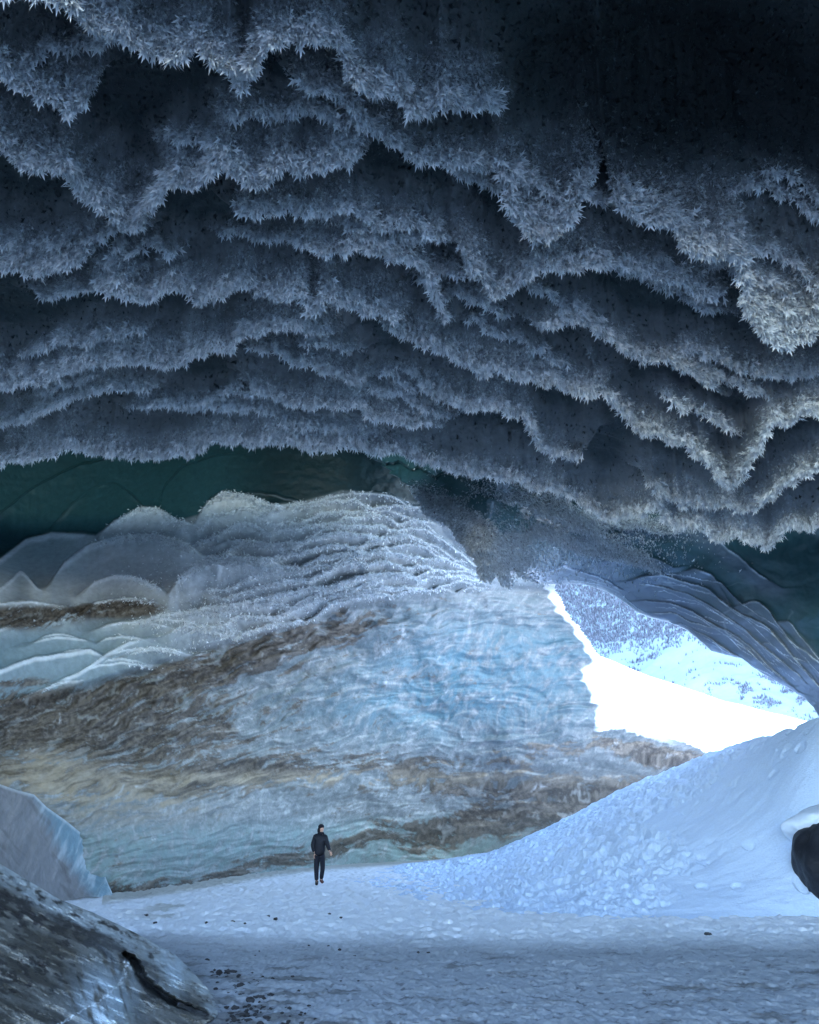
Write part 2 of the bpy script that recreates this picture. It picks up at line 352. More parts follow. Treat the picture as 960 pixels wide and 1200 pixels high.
# debris bands (dirt frozen into the ice)
def band(pts, wd): 
    return np.exp(-((PY - np.interp(PX, *np.array(pts).T) + warp * .6) / wd)**2)
deb = band([(-100, 890), (0, 865), (100, 832), (200, 802), (300, 770), (380, 745), (450, 722), (540, 700)], 26) * np.interp(PX, [-50, 300, 430, 560], [1, .9, .55, 0])
deb = np.maximum(deb, band([(-100, 850), (0, 905), (90, 912), (160, 920), (300, 905), (420, 900), (600, 925), (760, 935)], 24) * np.interp(PX, [0, 260, 420, 560, 720, 840], [1, .95, .5, .75, .9, .9]))
deb = np.maximum(deb, band([(-50, 980), (400, 965), (480, 985), (560, 960), (640, 955), (760, 930)], 22) * np.interp(PX, [380, 500, 620, 800], [0, .8, 1.1, 1]))
deb = np.maximum(deb, band([(400, 960), (500, 905), (700, 870), (820, 900)], 13) * np.interp(PX, [300, 500, 690, 760, 830], [0, .35, .5, 1, 1.2]))
deb = np.maximum(deb, band([(200, 1045), (330, 1008), (480, 975)], 12) * .7)
deb = np.maximum(deb, (gauss(PX, PY, 25, 724, 80, 20) + gauss(PX, PY, 150, 713, 62, 14) + gauss(PX, PY, 20, 800, 80, 12) * .8 + gauss(PX, PY, 140, 770, 60, 8) * .6) * .86)
gn = fbm(PX / 30, SY / 9, 5, 61, .66)
gf = fbm(PX / 5, SY / 4, 3, 66, .6)
c1_, c2_ = worley(PX / 24 + .6 * fbm(PX / 30, PY / 20, 3, 71), SY / 10 + .6 * fbm(PX / 26, PY / 20, 3, 72), 33)
deb = np.maximum(deb, .95 * gauss(PX, PY, 80, 850, 230, 62)); debm = sst(.34, .60, deb + .50 * gn + .25 * gf + .30 * lam - .25 * (c1_ - .45))
tan = np.clip(gauss(PX, PY, 120, 945, 110, 26) + gauss(PX, PY, 55, 905, 50, 22) * .9 + gauss(PX, PY, 350, 912, 260, 8) * .7, 0, 1)
lowteal = sst(960, 985, PY + .02 * PX + warp * .5) * sst(720, 500, PX)
blue = gauss(PX, PY, 590, 770, 160, 55) + .7 * gauss(PX, PY, 520, 830, 180, 40)
wq1 = 26 * fbm(PX / 80, PY / 60, 4, 8); wq2 = 26 * fbm(PX / 70, PY / 55, 4, 28)
streak = fbm((PX + wq1 * .6 + PY * .5) / 8, (PY + wq2 * .6 - PX * .3) / 22, 5, 90, .66)
fine = fbm((PX + PY * .3 + wq2) / 5, (PY - PX * .3 + wq1) / 5, 4, 93, .7)
vein = sst(.10, .0, np.abs(streak)) * sst(-.2, .3, gn)
ice = mixc(np.broadcast_to([.215, .245, .25], PX.shape + (3,)), [.37, .385, .385], sst(-.6, .7, .45 * lam + .5 * streak + .4 * fine))
ice = mixc(ice, [.55, .57, .58], np.clip(vein * .2 + .42 * sst(.15, .6, streak + .3 * fine), 0, 1))
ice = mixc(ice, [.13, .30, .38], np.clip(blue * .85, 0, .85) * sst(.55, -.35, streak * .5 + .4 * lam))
ice = ice * (.82 - .36 * sst(450, 640, PX))[..., None]  # right end darkened in colour to offset strong light from the opening
ice = mixc(ice, [.24, .33, .32], lowteal * .75 * sst(.5, -.3, streak * .6))
dirt = mixc(np.broadcast_to([.045, .034, .026], ice.shape), [.155, .13, .105], sst(-.35, .5, gf * .7 + gn * .4 + .5 * lam))
dirt = mixc(dirt, [.38, .39, .38], sst(.6, .85, c1_ + .2 * gf) * .45)
dirt = mixc(dirt, [.36, .30, .22], np.clip(tan * (1.0 + gn), 0, 1))
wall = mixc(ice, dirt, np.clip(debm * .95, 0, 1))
wall = mixc(wall, [.34, .29, .22], np.clip(tan * .75 * sst(-.4, .3, gn + .3 * gf + .1), 0, .8) * sst(420, 250, PX))
wall = mixc(wall, [.85, .88, .9], np.clip(sst(.72, .95, f1) * .35 * sst(-.1, .5, streak), 0, 1))
# dome colour: teal clear ice at the back, frost on the scallops with their shading put into the colour, white rims
fd = sst(.05, .9, fr); rim = sst(.84, .93, fr)
leftness = sst(300, 80, PX)
DT = np.array([(-100, 652), (0, 655), (30, 632), (60, 624), (112, 627), (135, 610), (165, 594), (185, 595), (210, 610), (232, 603), (245, 588), (265, 576), (290, 580), (320, 591), (350, 588), (400, 574), (450, 577), (500, 592), (540, 622), (580, 670)], float)
dtop = sst(-1.5, 2.5, PY - np.interp(PX, DT[:, 0], DT[:, 1]))
nf = fbm(PX / 30, PY / 12, 4, 12)
domec = mixc(np.broadcast_to(TEALD, wall.shape), mixc(np.broadcast_to(FROST * .34, wall.shape), FROST * .92, np.clip(fr, 0, 1)**1.3), dtop * (.85 + .15 * np.clip(nf, -1, 1)))
domec = mixc(domec, [.22, .32, .35], dtop * leftness * sst(140, 60, PX) * sst(700, 650, PY) * .7)
domec = mixc(domec, FROST * .42, gauss(PX, PY, 290, 690, 60, 22) * .5)
edgeF = sst(135, 10, np.interp(PY, [440, 500, 540, 575, 600, 620, 650, 683, 700], [370, 390, 430, 468, 498, 524, 543, 556, 560]) - PX + 40 * fbm(PX / 34, PY / 22, 3, 73))  # dome's dimming towards the hanging bulge, painted into its colour below
domec = mixc(domec, [.10, .13, .15], edgeF * .85 * dtop); domec = mixc(domec, [.008, .024, .028], sst(240, 330, PX) * .85 * (1 - dtop))  # recess above the dome also darkened in colour to offset light on it
domec = mixc(domec, [.16, .24, .27], sst(700, 760, PY) * .8 * leftness)
domec = mixc(domec, [.92, .95, .98], rim * np.where(leftness > .5, .55, 1) * (1 - .7 * edgeF) * (.12 + .88 * dtop) * sst(590, 625, PY + .1 * PX))
domec = mixc(domec, dirt, np.clip(debm * sst(.35, .7, deb), 0, 1))
teal_low = sst(555, 530, PY)
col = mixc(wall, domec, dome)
# opening at the right: irregular snowy edge of the wall
ex = np.interp(PY, [430, 600, 686, 700, 715, 730, 745, 768, 776, 785, 797, 812, 830, 850, 856], [600, 620, 636, 644, 650, 664, 674, 691, 690, 679, 681, 692, 697, 699, 705])
ex = ex + 3.0 * perlin(PY / 9, PX / 30, 3) + 1.2 * perlin(PY / 4, PX / 12, 5)
ey = np.interp(PX, [690, 700, 720, 760, 800, 820, 835, 860], [852, 850, 848, 860, 872, 882, 892, 905]) + 2.5 * perlin(PX / 6, PX * 0, 8) + 2 * perlin(PX / 2.5, PX * 0, 9)
inside = (PX < ex) | ((PY > ey) & (PX > 690)) | ((PX <= 700) & (PY > 850))
de = np.where(PY < 852, ex - PX, 99); de = np.where((PX > 695), PY - ey, de); de = np.clip(de, 0, 99)
snowedge = sst(7, 4, de + 5 * perlin(PX / 9, PY / 9, 14)) * np.interp(PY, [686, 700, 760, 855], [.3, 1, 1, 1]) * sst(800, 740, PX)
col = mixc(col, [.88, .9, .92], np.clip(snowedge, 0, 1))
curl = np.exp(-de / 9.0) * .8
P = base - R * disp[..., None] * (T / 30)[..., None]
P = P + np.array([.9, .35, 0]) * curl[..., None]
gz = P[..., 2]; P[..., 2] = np.maximum(gz, -.6)
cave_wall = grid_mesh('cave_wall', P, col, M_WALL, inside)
tag(cave_wall, 'layered blue ice back wall with brown debris bands under frosted scallop domes', 'ice wall', kind='structure')
N = normals(P)
wfr = dome * ((PX > -40) & (PX < 640)) * dtop * (.05 + rim) * (1 - .8 * edgeF) * sst(90, 240, PX + .3 * (640 - PY)) * sst(575, 600, PY + .08 * PX)
sz = np.full_like(PX, 3.4)
bl = [blades(P, N, T, wfr, 26000, sz * .85, np.broadcast_to(FROST * .9, P.shape), seed=11, barbs=1, down=.5),
      blades(P, N, T, wfr * rim, 16000, sz * 1.1, np.broadcast_to(FROST * 1.05, P.shape), seed=12, barbs=1, down=.6)]
wallice = (1 - dome) * inside * (PX > -20) * (1 - debm) * sst(-.2, .4, streak) * sst(1000, 960, PY)
ff = blade_mesh('frost_fur', bl, M_FROST)
tag(ff, 'fine white frost fur on the pale scallop domes above the back wall', 'frost', kind='stuff')

# ================================================================== ARCH over the opening, hanging ice bulge beside it
ft = tps([(400, 480, 27), (480, 560, 25), (560, 560, 22), (560, 620, 22), (570, 690, 24), (640, 640, 25), (640, 690, 32), (744, 723, 29), (832, 769, 26), (921, 812, 23.5), (958, 845, 22.5), (975, 920, 21), (975, 1100, 19),
   (700, 560, 25), (700, 640, 26), (800, 500, 26), (800, 580, 25), (800, 680, 25.5), (900, 640, 23), (900, 730, 23), (960, 500, 24), (960, 700, 21), (960, 780, 21.5), (1100, 480, 23), (1100, 650, 20), (1100, 850, 19.5), (1100, 1100, 18), (1400, 480, 22), (1400, 650, 18), (1400, 1100, 15), (1300, 900, 16)])
xs = axis(350, 1560, 385, 985, 1.0, 12); ys = axis(440, 1100, 490, 880, 1.0, 10)
PX, PY = np.meshgrid(xs, ys); T = ft(PX, PY)
ARCH = [(380, 600), (540, 640), (548, 655), (556, 676), (561, 684), (566, 674), (573, 670), (580, 676), (587, 690), (592, 682), (596, 672), (610, 680), (625, 686), (641, 688), (673, 688), (690, 692), (708, 698), (725, 708), (744, 723), (760, 729), (779, 734), (792, 739), (804, 745), (818, 757), (832, 769), (850, 774), (868, 778), (889, 794), (905, 803), (921, 812), (940, 824), (953, 836), (960, 850), (968, 900), (974, 1100), (1600, 1400)]
ay = np.interp(PX, *np.array(ARCH).T) + 1.3 * perlin(PX / 9, PX * 0, 22)
lx = np.interp(PY, [440, 500, 540, 575, 600, 620, 650, 683, 700], [370, 390, 430, 468, 498, 524, 543, 556, 560]) + 16 * fbm(PY / 26, PY * 0, 4, 4, .6) + 5 * fbm(PX / 20, PY / 14, 2, 5)
inside = (PY < ay) & (PX > lx)
TOPY = [(560, 640), (640, 648), (700, 650), (760, 668), (840, 690), (900, 728), (935, 765), (960, 800)]
crests = []
rr = np.random.default_rng(12)
FAM = [ # long scalloped ridge lines running along the arch
 ([(575, 668), (640, 672), (660, 664), (700, 676), (740, 695), (744, 700)], .35, 22, .8, .6),
 ([(620, 682), (660, 680), (700, 684), (722, 692), (745, 712), (775, 730)], .3, 14, .8, .5),
 ([(738, 682), (750, 676), (780, 675), (830, 690), (862, 716), (900, 735), (925, 765), (955, 800), (990, 830)], .45, 26, .75, .5),
 ([(735, 690), (745, 685), (775, 686), (810, 698), (835, 712), (870, 735), (900, 762), (935, 790), (960, 815)], .4, 20, .75, .5),
 ([(735, 708), (745, 704), (780, 705), (815, 718), (838, 733), (868, 752), (890, 775), (925, 805)], .4, 20, .75, .5),
 ([(750, 718), (790, 718), (810, 730), (850, 738), (880, 758), (905, 785), (940, 815)], .35, 16, .8, .5),
 ([(780, 731), (800, 731), (830, 745), (855, 765), (900, 790), (930, 815)], .3, 14, .8, .5),
 ([(795, 672), (815, 666), (835, 674), (852, 700), (856, 712)], .3, 34, .8, .8),
 ([(856, 712), (885, 704), (900, 712), (910, 730), (925, 750), (960, 775), (990, 800)], .35, 30, .8, .8),
 ([(880, 760), (900, 752), (920, 768), (945, 775), (962, 800)], .3, 14, .8, .5),
 ([(905, 730), (925, 727), (938, 745), (962, 775), (990, 790)], .25, 22, .8, .8),
 ([(720, 630), (740, 612), (780, 606), (820, 618), (850, 640), (880, 665), (915, 690)], .2, 40, .8, 1),
 ([(700, 660), (730, 650), (770, 655), (790, 665)], .3, 26, .8, .8)]
FAM = FAM + [([(x + 14 - (x - 740) * .02, y - 4 + 4 * math.sin(x / 23)) for x, y in p[1:]], a * .6, l * .5, w, lb + .4) for p, a, l, w, lb in FAM[2:7]] + [([(x + 6, y + 7) for x, y in p[1:-1]], a * .7, l * .6, w, lb + .6) for p, a, l, w, lb in FAM[:7]]
FAM = [(p, a * .5, l, w, lb + .7) for p, a, l, w, lb in FAM]
dr, fr = ridge_field(PX, PY, xs, FAM, ft, sgn=-1, comp=False, w=2.0)
HANG = [([(395, 535), (430, 548), (470, 556), (520, 570), (560, 585)], .4, 30, 1.1, 6), ([(420, 560), (450, 575), (490, 585), (520, 600)], .35, 24, 1.1, 6), ([(480, 600), (510, 612), (540, 625), (560, 640)], .35, 24, 1.1, 6), ([(590, 600), (640, 615), (665, 628), (690, 640), (720, 655)], .35, 40, 1.1, 4), ([(560, 655), (600, 648), (640, 640), (680, 655), (705, 660), (740, 668), (775, 680)], .3, 28, 1.1, 4),
        ([(540, 600), (560, 590), (610, 596), (650, 590), (690, 600)], .3, 40, 1.1, 4), ([(640, 610), (700, 622), (760, 628), (790, 635)], .3, 25, 1.1, 4)]
dr2, fr2 = ridge_field(PX, PY, xs, HANG, ft, sgn=1, comp=True, w=3)
base = at(PX, PY, T); R = ray(PX, PY); R /= np.linalg.norm(R, axis=-1, keepdims=True)
folds = .28 * fbm(PX / 26, PY / 120, 3, 33) * gauss(PX, PY, 570, 620, 60, 80)
disp = dr + dr2 * .8 + .35 * fbm(PX / 90, PY / 60, 3, 18) + .03 * fbm(PX / 8, PY / 8, 2, 19) + folds + 2.2 * gauss(PX, PY, 572, 640, 26, 60)
P = base - R * (disp * T / 24)[..., None]
de = np.clip(np.minimum(ay - PY, (PX - lx) * 1.0), 0, 99)
P = P + np.array([.5, .8, .35]) * (np.exp(-de / 3.5) * 1.0)[..., None]
P[..., 2] = np.maximum(P[..., 2], -.5)
rim = sst(.90, .99, fr)
fz = sst(.3, .9, fr2 + .3 * fbm(PX / 25, PY / 14, 3, 7)) * gauss(PX, PY, 650, 650, 120, 60)
fz = np.maximum(fz, 1.0 * sst(75, 0, PX - lx + 34 * fbm(PX / 26, PY / 18, 3, 9)) * sst(560, 600, PY))
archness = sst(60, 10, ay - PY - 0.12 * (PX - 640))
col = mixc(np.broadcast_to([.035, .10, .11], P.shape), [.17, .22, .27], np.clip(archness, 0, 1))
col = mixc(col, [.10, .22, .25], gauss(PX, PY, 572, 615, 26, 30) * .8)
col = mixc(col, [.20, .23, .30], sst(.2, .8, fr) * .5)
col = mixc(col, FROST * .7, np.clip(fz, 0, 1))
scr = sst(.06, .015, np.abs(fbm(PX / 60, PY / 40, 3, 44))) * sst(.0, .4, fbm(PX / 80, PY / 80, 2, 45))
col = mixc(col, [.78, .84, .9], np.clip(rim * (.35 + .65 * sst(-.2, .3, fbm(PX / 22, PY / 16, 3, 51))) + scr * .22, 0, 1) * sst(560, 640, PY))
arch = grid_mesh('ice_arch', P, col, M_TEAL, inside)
tag(arch, 'smooth grey scalloped ice arch curving down over the bright opening', 'ice arch', kind='structure')
N = normals(P)
wfr = inside * (fz + .25 * gauss(PX, PY, 575, 655, 45, 35) + .12 * gauss(PX, PY, 700, 620, 80, 40))
bl = [blades(P, N, T, wfr, 60000, np.full_like(PX, 3.6), np.broadcast_to(FROST * .8, P.shape), seed=21, barbs=1, down=.8)]
o = blade_mesh('frost_tufts', bl, M_FROST)
tag(o, 'short frost tufts on the hanging bulge left of the arch', 'frost', kind='stuff')

# ================================================================== SNOW BANK at right
S = np.linspace(0, 1, 900); Vv = np.concatenate([np.linspace(0, 1, 420), np.linspace(1.01, 2, 60)])
key = np.linspace(0, 1, 9)
bx = np.interp(S, key, [400, 470, 540, 620, 720, 820, 920, 1020, 1250]); by = np.interp(S, key, [1030, 1050, 1064, 1072, 1076, 1076, 1074, 1074, 1085])
cx = np.interp(S, key, [470, 520, 580, 650, 740, 830, 940, 1060, 1350]); cy = np.interp(S, key, [1012, 1007, 997, 965, 918, 882, 848, 800, 700]); ct = np.interp(S, key, [41, 43, 41, 36, 30, 26, 21, 19, 16])
ker = np.exp(-np.linspace(-2, 2, 61)**2); ker /= ker.sum()
sm = lambda a: np.convolve(np.pad(a, 30, 'edge'), ker, 'valid')
bx, by, cx, cy, ct = map(sm, (bx, by, cx, cy, ct))
B = at(bx, by, tground(bx, by)); B[:, 2] = -.04
K = at(cx, cy, ct); K[:, 2] = np.maximum(K[:, 2], -.02)
v = Vv[:, None, None]
vf = np.clip(v, 0, 1)
P = B[None] * (1 - vf) + K[None] * vf
hz = K[None, :, 2] - B[None, :, 2]
prof = np.clip(Vv, 0, 1)[:, None]; prof = .55 * prof + .45 * prof**2 * (3 - 2 * prof)
prof = prof * 1.0
P[..., 2] = B[None, :, 2] + hz * prof
back = np.clip(Vv - 1, 0, 1)[:, None]
P[..., 0] += back * 9; P[..., 1] += back * 7; P[..., 2] -= (hz + .6) * (back**1.0) * 1.0
# px/py of each point, to know which part is trampled
def proj(P):
    x, y, z = P[..., 0], P[..., 1], P[..., 2] - EYE
    d = y * CP + z * SP; u = -y * SP + z * CP
    return 480 + FL * x / d, 600 - FL * u / d, d
qx, qy, qd = proj(P)
wx, wy = P[..., 0], P[..., 1]
edge_l = np.interp(qy, [840, 880, 930, 965, 985, 1000, 1030, 1075], [930, 905, 830, 745, 838, 830, 790, 755])
tr = sst(30, -34, qx - edge_l + 70 * fbm(wx * .9, wy * .9, 4, 3))
tr = np.where(Vv[:, None] > 1, tr * .3, tr)
a1, a2 = worley(wx / .24, wy / .36, 5); tr = tr * (1 - .6 * sst(.85, 1.0, Vv)[:, None])
b1, _ = worley(wx / .9 + .3 * fbm(wx, wy, 2, 2), wy / 1.2, 8)
c1, _ = worley(wx / .2, wy / .28, 25)
rough = (-.20 * sst(.5, .1, b1) * sst(-.2, .3, fbm(wx / 2, wy / 2, 2, 44) + .1) - .03 * sst(.5, .1, a1) + .20 * fbm(wx / .4, wy / .55, 5, 6, .6) - .14 * np.abs(fbm(wx / .32, wy / .45, 3, 36)) + .12 * fbm(wx / 1.0, wy / 1.2, 3, 9))
pr, _ = worley(wx / .75, wy / 1.1, 61)
smooth = -.07 * sst(.22, .12, pr) * sst(.0, .25, fbm(wx / 2.5, wy / 2.5, 2, 62)) + .10 * fbm(wx / 3.0, wy / 2.5, 3, 15) + .02 * fbm(wx / .7, wy / .3, 3, 16)
fadeb = sst(0, .06, Vv)[:, None] * sst(0, .08, S)[None]
P[..., 2] += (.6 * rough * tr + smooth * (1 - tr) + .05 * tr * (1 - sst(0, .3, Vv)[:, None])) * (.35 + .65 * fadeb)
P[..., 2] += -.12 * gauss(qx, qy, 830, 1000, 14, 14) - .25 * (1 - fadeb) * .0
bank = grid_mesh('snow_bank', P, np.broadcast_to([.62, .75, .94], P.shape), M_SNOW)
tag(bank, 'sloping bank of trampled and smooth snow rising to the opening', 'snow bank', kind='structure')

# ================================================================== GROUND (one sheet to the horizon)
r_ = np.concatenate([np.geomspace(.5, 4, 30)[:-1], np.geomspace(4, 12, 430)[:-1], np.geomspace(12, 60, 420)[:-1], np.geomspace(60, 3000, 40)])
th = np.concatenate([np.linspace(-180, -36, 60)[:-1], np.linspace(-36, 36, 1000), np.linspace(36, 180, 60)[1:]])
RR, TH = np.meshgrid(r_, np.radians(th), indexing='ij')
gx = RR * np.sin(TH); gy = RR * np.cos(TH)
def ground_h(x, y):
    return .02 * fbm(x / 2.5, y / 2.5, 2, 71)
h = ground_h(gx, gy)
near = sst(60, 30, RR)
far_tr = sst(13.5, 15.5, gy + .5 * perlin(gx / 3, gy / 3, 5))
w1, _ = worley(gx / .30, gy / .42, 15); w2, _ = worley(gx / .8, gy / 1.0, 17)
detail = (.05 * fbm(gx / .35, gy / .5, 4, 72) - .04 * sst(.4, .1, w1)) * (.25 + .75 * far_tr) + .022 * fbm(gx / .09, gy / .16, 4, 75, .6) + .03 * fbm(gx / .8, gy / 1.1, 3, 76)
P = np.stack([gx, gy, h + detail * near], -1)
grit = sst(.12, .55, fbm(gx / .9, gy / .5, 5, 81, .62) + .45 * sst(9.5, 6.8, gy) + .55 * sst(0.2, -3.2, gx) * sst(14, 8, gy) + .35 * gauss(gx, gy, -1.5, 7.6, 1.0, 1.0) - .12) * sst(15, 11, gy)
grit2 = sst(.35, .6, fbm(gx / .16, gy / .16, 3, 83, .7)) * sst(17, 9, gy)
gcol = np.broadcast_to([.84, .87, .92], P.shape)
gcol = mixc(gcol, [.26, .285, .32], np.clip(sst(15.6, 12.4, gy + .9 * fbm(gx / 2, gy / 2, 3, 2)) * .80, 0, 1))  # shade over the near floor painted into the snow colour, with grey grit
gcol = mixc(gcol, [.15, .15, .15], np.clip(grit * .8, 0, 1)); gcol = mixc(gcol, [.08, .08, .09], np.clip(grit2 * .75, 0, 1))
# silty rim at the foot of the wall
fx, fy, fd_ = proj(P)
wy0 = np.interp(fx, [120, 180, 240, 310, 373, 480, 560, 600], [1052, 1043, 1034, 1022, 1013, 1005, 999, 996])
silt = sst(9, 3, np.abs(fy - wy0 - 1 + 2 * fbm(gx, gy, 2, 6))) * (fx > 120) * (fx < 620) * (fd_ > 15)
gcol = mixc(gcol, [.42, .40, .34], np.clip(silt * .75, 0, 1))
patchy = sst(.1, .35, fbm(gx / 1.5, gy / 2.5, 4, 91)) * gauss(fx, fy, 210, 1065, 50, 22)
gcol = mixc(gcol, [.42, .42, .38], np.clip(patchy, 0, 1) * .8)
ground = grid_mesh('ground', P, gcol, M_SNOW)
tag(ground, 'flat cave floor of blue white trampled snow, greyer towards the camera', 'snow floor', kind='structure')

# ================================================================== LEFT: pale ice fin and dirty ice mound
def silh_patch(name, top, bottom, tctrl, x0, x1, relief, colf, m, step=1.0, backz=2.0, nb=40):
    tf = tps(tctrl); xs = np.arange(x0, x1, step); n = 420
    ty = np.interp(xs, *np.array(top).T); by = np.interp(xs, *np.array(bottom).T)
    f = np.linspace(0, 1, n)[:, None]
    PX = np.broadcast_to(xs[None], (n, len(xs))); PY = ty[None] * (1 - f) + by[None] * f
    T = tf(PX, PY); base = at(PX, PY, T)
    R = ray(PX, PY); R /= np.linalg.norm(R, axis=-1, keepdims=True)
    P = base - R * relief(PX, PY, base)[..., None]
    # round the crest over and down the hidden far side
    bk = np.linspace(1, 0, nb + 1)[:-1][:, None]
    top_row = P[0][None]
    away = top_row * 1 + 0
    away = np.stack([top_row[..., 0] - bk * backz * .5, top_row[..., 1] + bk * backz, top_row[..., 2] - bk**2 * (top_row[..., 2] + .6)], -1)
    Pf = np.concatenate([away, P]); PXf = np.concatenate([np.repeat(PX[:1], nb, 0), PX]); PYf = np.concatenate([np.repeat(PY[:1], nb, 0), PY])
    col = colf(PXf, PYf, Pf)
    return grid_mesh(name, Pf, col, m)
# fin
fin_top = [(-260, 930), (-60, 915), (0, 919), (20, 926), (40, 931), (55, 946), (75, 960), (95, 976), (110, 996), (120, 1018), (127, 1036), (132, 1047)]
fin_bot = [(-260, 1120), (0, 1075), (60, 1058), (100, 1052), (132, 1050)]
def fin_rel(px, py, b):
    return .25 * fbm(px / 30 + py / 90, py / 70, 3, 3) + .08 * fbm((px + py * .4) / 8, py / 30, 4, 5)
def fin_col(px, py, b):
    s = fbm((px + .45 * py) / 11, py / 55, 4, 13, .6)
    c = mixc(np.broadcast_to([.20, .31, .37], b.shape), [.46, .53, .57], sst(-.1, .45, s))
    dirty = sst(12, -12, px - np.interp(py, [915, 940, 980, 1010, 1050], [22, 46, 62, 80, 108]) + 10 * s)
    c = mixc(c, [.25, .23, .23], dirty * .9)
    c = mixc(c, [.16, .15, .15], dirty * sst(.1, .5, fbm(px / 14 - py / 20, py / 40, 4, 23)) * .8)
    topd = py - np.interp(px, *np.array(fin_top).T)
    return mixc(c, [.85, .87, .88], sst(5, 1, topd) * .4)
fin = silh_patch('ice_fin', fin_top, fin_bot, [(-260, 950, 13), (-260, 1100, 10), (0, 920, 17.5), (0, 1075, 15), (60, 950, 19.5), (60, 1058, 18.5), (128, 1005, 23), (132, 1050, 21)], -260, 133, fin_rel, fin_col, M_WALL)
tag(fin, 'pale blue ice fin with grey streaks standing left of the back wall', 'ice fin', kind='thing')
# mound
md_top = [(-300, 980), (-100, 1010), (0, 1012), (30, 1030), (70, 1054), (110, 1070), (140, 1084), (170, 1099), (205, 1118), (225, 1138), (243, 1158), (252, 1172), (256, 1185)]
md_bot = [(-300, 1400), (-60, 1330), (100, 1290), (200, 1230), (240, 1200), (256, 1190)]
crack = [(146, 1118), (156, 1124), (162, 1134), (168, 1148), (178, 1158), (190, 1166), (203, 1174), (222, 1182), (240, 1188)]
def crack_d(px, py):
    p = np.array(crack, float); d = np.full(px.shape, 1e9); pos = np.zeros(px.shape)
    L = 0
    for a, b in zip(p[:-1], p[1:]):
        ab = b - a; t = np.clip(((px - a[0]) * ab[0] + (py - a[1]) * ab[1]) / (ab @ ab), 0, 1)
        dd = np.hypot(px - a[0] - t * ab[0], py - a[1] - t * ab[1]); pos = np.where(dd < d, L + t, pos); d = np.minimum(d, dd); L += 1
    return d, pos / L
def md_rel(px, py, b):
    d, pos = crack_d(px, py)
    d = d + 2.2 * fbm(px / 7, py / 7, 3, 66); wdt = 2.0 + 6.5 * np.sin(np.pi * np.clip(pos * .9 + .1, 0, 1))
    cr = -.55 * sst(wdt, wdt * .4, d)
    strata = fbm((px * .5 + py) / 26, (py - px * .55) / 9, 4, 9, .55)
    hump = .40 * gauss(px, py, 205, 1140, 30, 26) + .35 * gauss(px, py, 130, 1180, 26, 45) - .25 * gauss(px, py, 60, 1130, 60, 30)
    return cr + .10 * sst(16, 7, d) * (1 - sst(7, 3, d)) + .07 * strata + hump + .02 * fbm(px / 4, py / 4, 3, 19) + .26 * fbm((px + py) / 70, (py - px * .5) / 28, 3, 29)
def md_col(px, py, b):
    d, pos = crack_d(px, py); d = d + 2.2 * fbm(px / 7, py / 7, 3, 66); sp_, _ = worley((px + py * .3) / 26, (py - px * .5) / 9, 12)
    s = fbm((px + py) / 70, (py - px * .5) / 12, 5, 9, .55); g = fbm((px + .3 * py) / 15, (py - px * .45) / 9, 5, 33, .62)
    c = mixc(np.broadcast_to([.085, .078, .066], b.shape), [.22, .21, .19], sst(-.3, .4, s))
    bandd = np.exp(-((py - np.interp(px, [0, 60, 110, 150, 240], [1058, 1076, 1094, 1118, 1175]) + 8 * s) / 15)**2) * sst(200, 140, px)
    deb = sst(.30, .50, .85 * g + .60 * bandd + .33 * gauss(px, py, 10, 1140, 60, 24) + .2 * fbm(px / 30, (py - px * .5) / 12, 3, 3)) * sst(1175, 1140, py - .2 * px)
    c = mixc(c, [.035, .033, .035], deb * .96)
    c = mixc(c, [.025, .024, .025], sst(.24, .16, sp_ + .2 * g) * sst(-.1, .2, fbm(px / 40, py / 30, 2, 98)) * .9)
    c = mixc(c, [.46, .50, .52], sst(30, 16, py - np.interp(px, *np.array(md_top).T) + 10 * s) * .85 * sst(.6, -.3, g))
    pale = np.clip(gauss(px, py, 125, 1175, 34, 42) * 1.2 + gauss(px, py, 205, 1135, 16, 30), 0, 1) * sst(-.4, .3, fbm((px - py * .3) / 9, py / 34, 4, 43) + .2)
    pale = pale * sst(0, 14, (px - 60) + (py - 1150) * .6)
    c = mixc(c, [.50, .58, .64], pale * .9)
    c = mixc(c, [.8, .84, .87], sst(3.5, 1, np.abs(px - np.interp(py, [1120, 1150, 1170, 1185, 1200], [152, 143, 122, 95, 70]) + 5 * fbm(py / 6, px / 6, 2, 4))) * sst(.0, .3, fbm(px / 3, py / 3, 2, 7) + .25) * (py > 1120) * .8)
    return mixc(c, [.02, .022, .025], sst(7, 3, d) * .8)
mound = silh_patch('ice_mound', md_top, md_bot, [(-300, 1000, 7), (-300, 1400, 2.8), (0, 1005, 11.5), (0, 1200, 5.6), (0, 1330, 4.0), (70, 1044, 11), (170, 1098, 10), (170, 1200, 6.4), (243, 1160, 8.3), (250, 1190, 7.4), (100, 1290, 4.8), (110, 1140, 7.8)], -300, 256, md_rel, md_col, M_WALL, step=.8, backz=1.8)
tag(mound, 'dirty grey ice mound with a dark curved crack in the left foreground', 'ice mound', kind='thing')

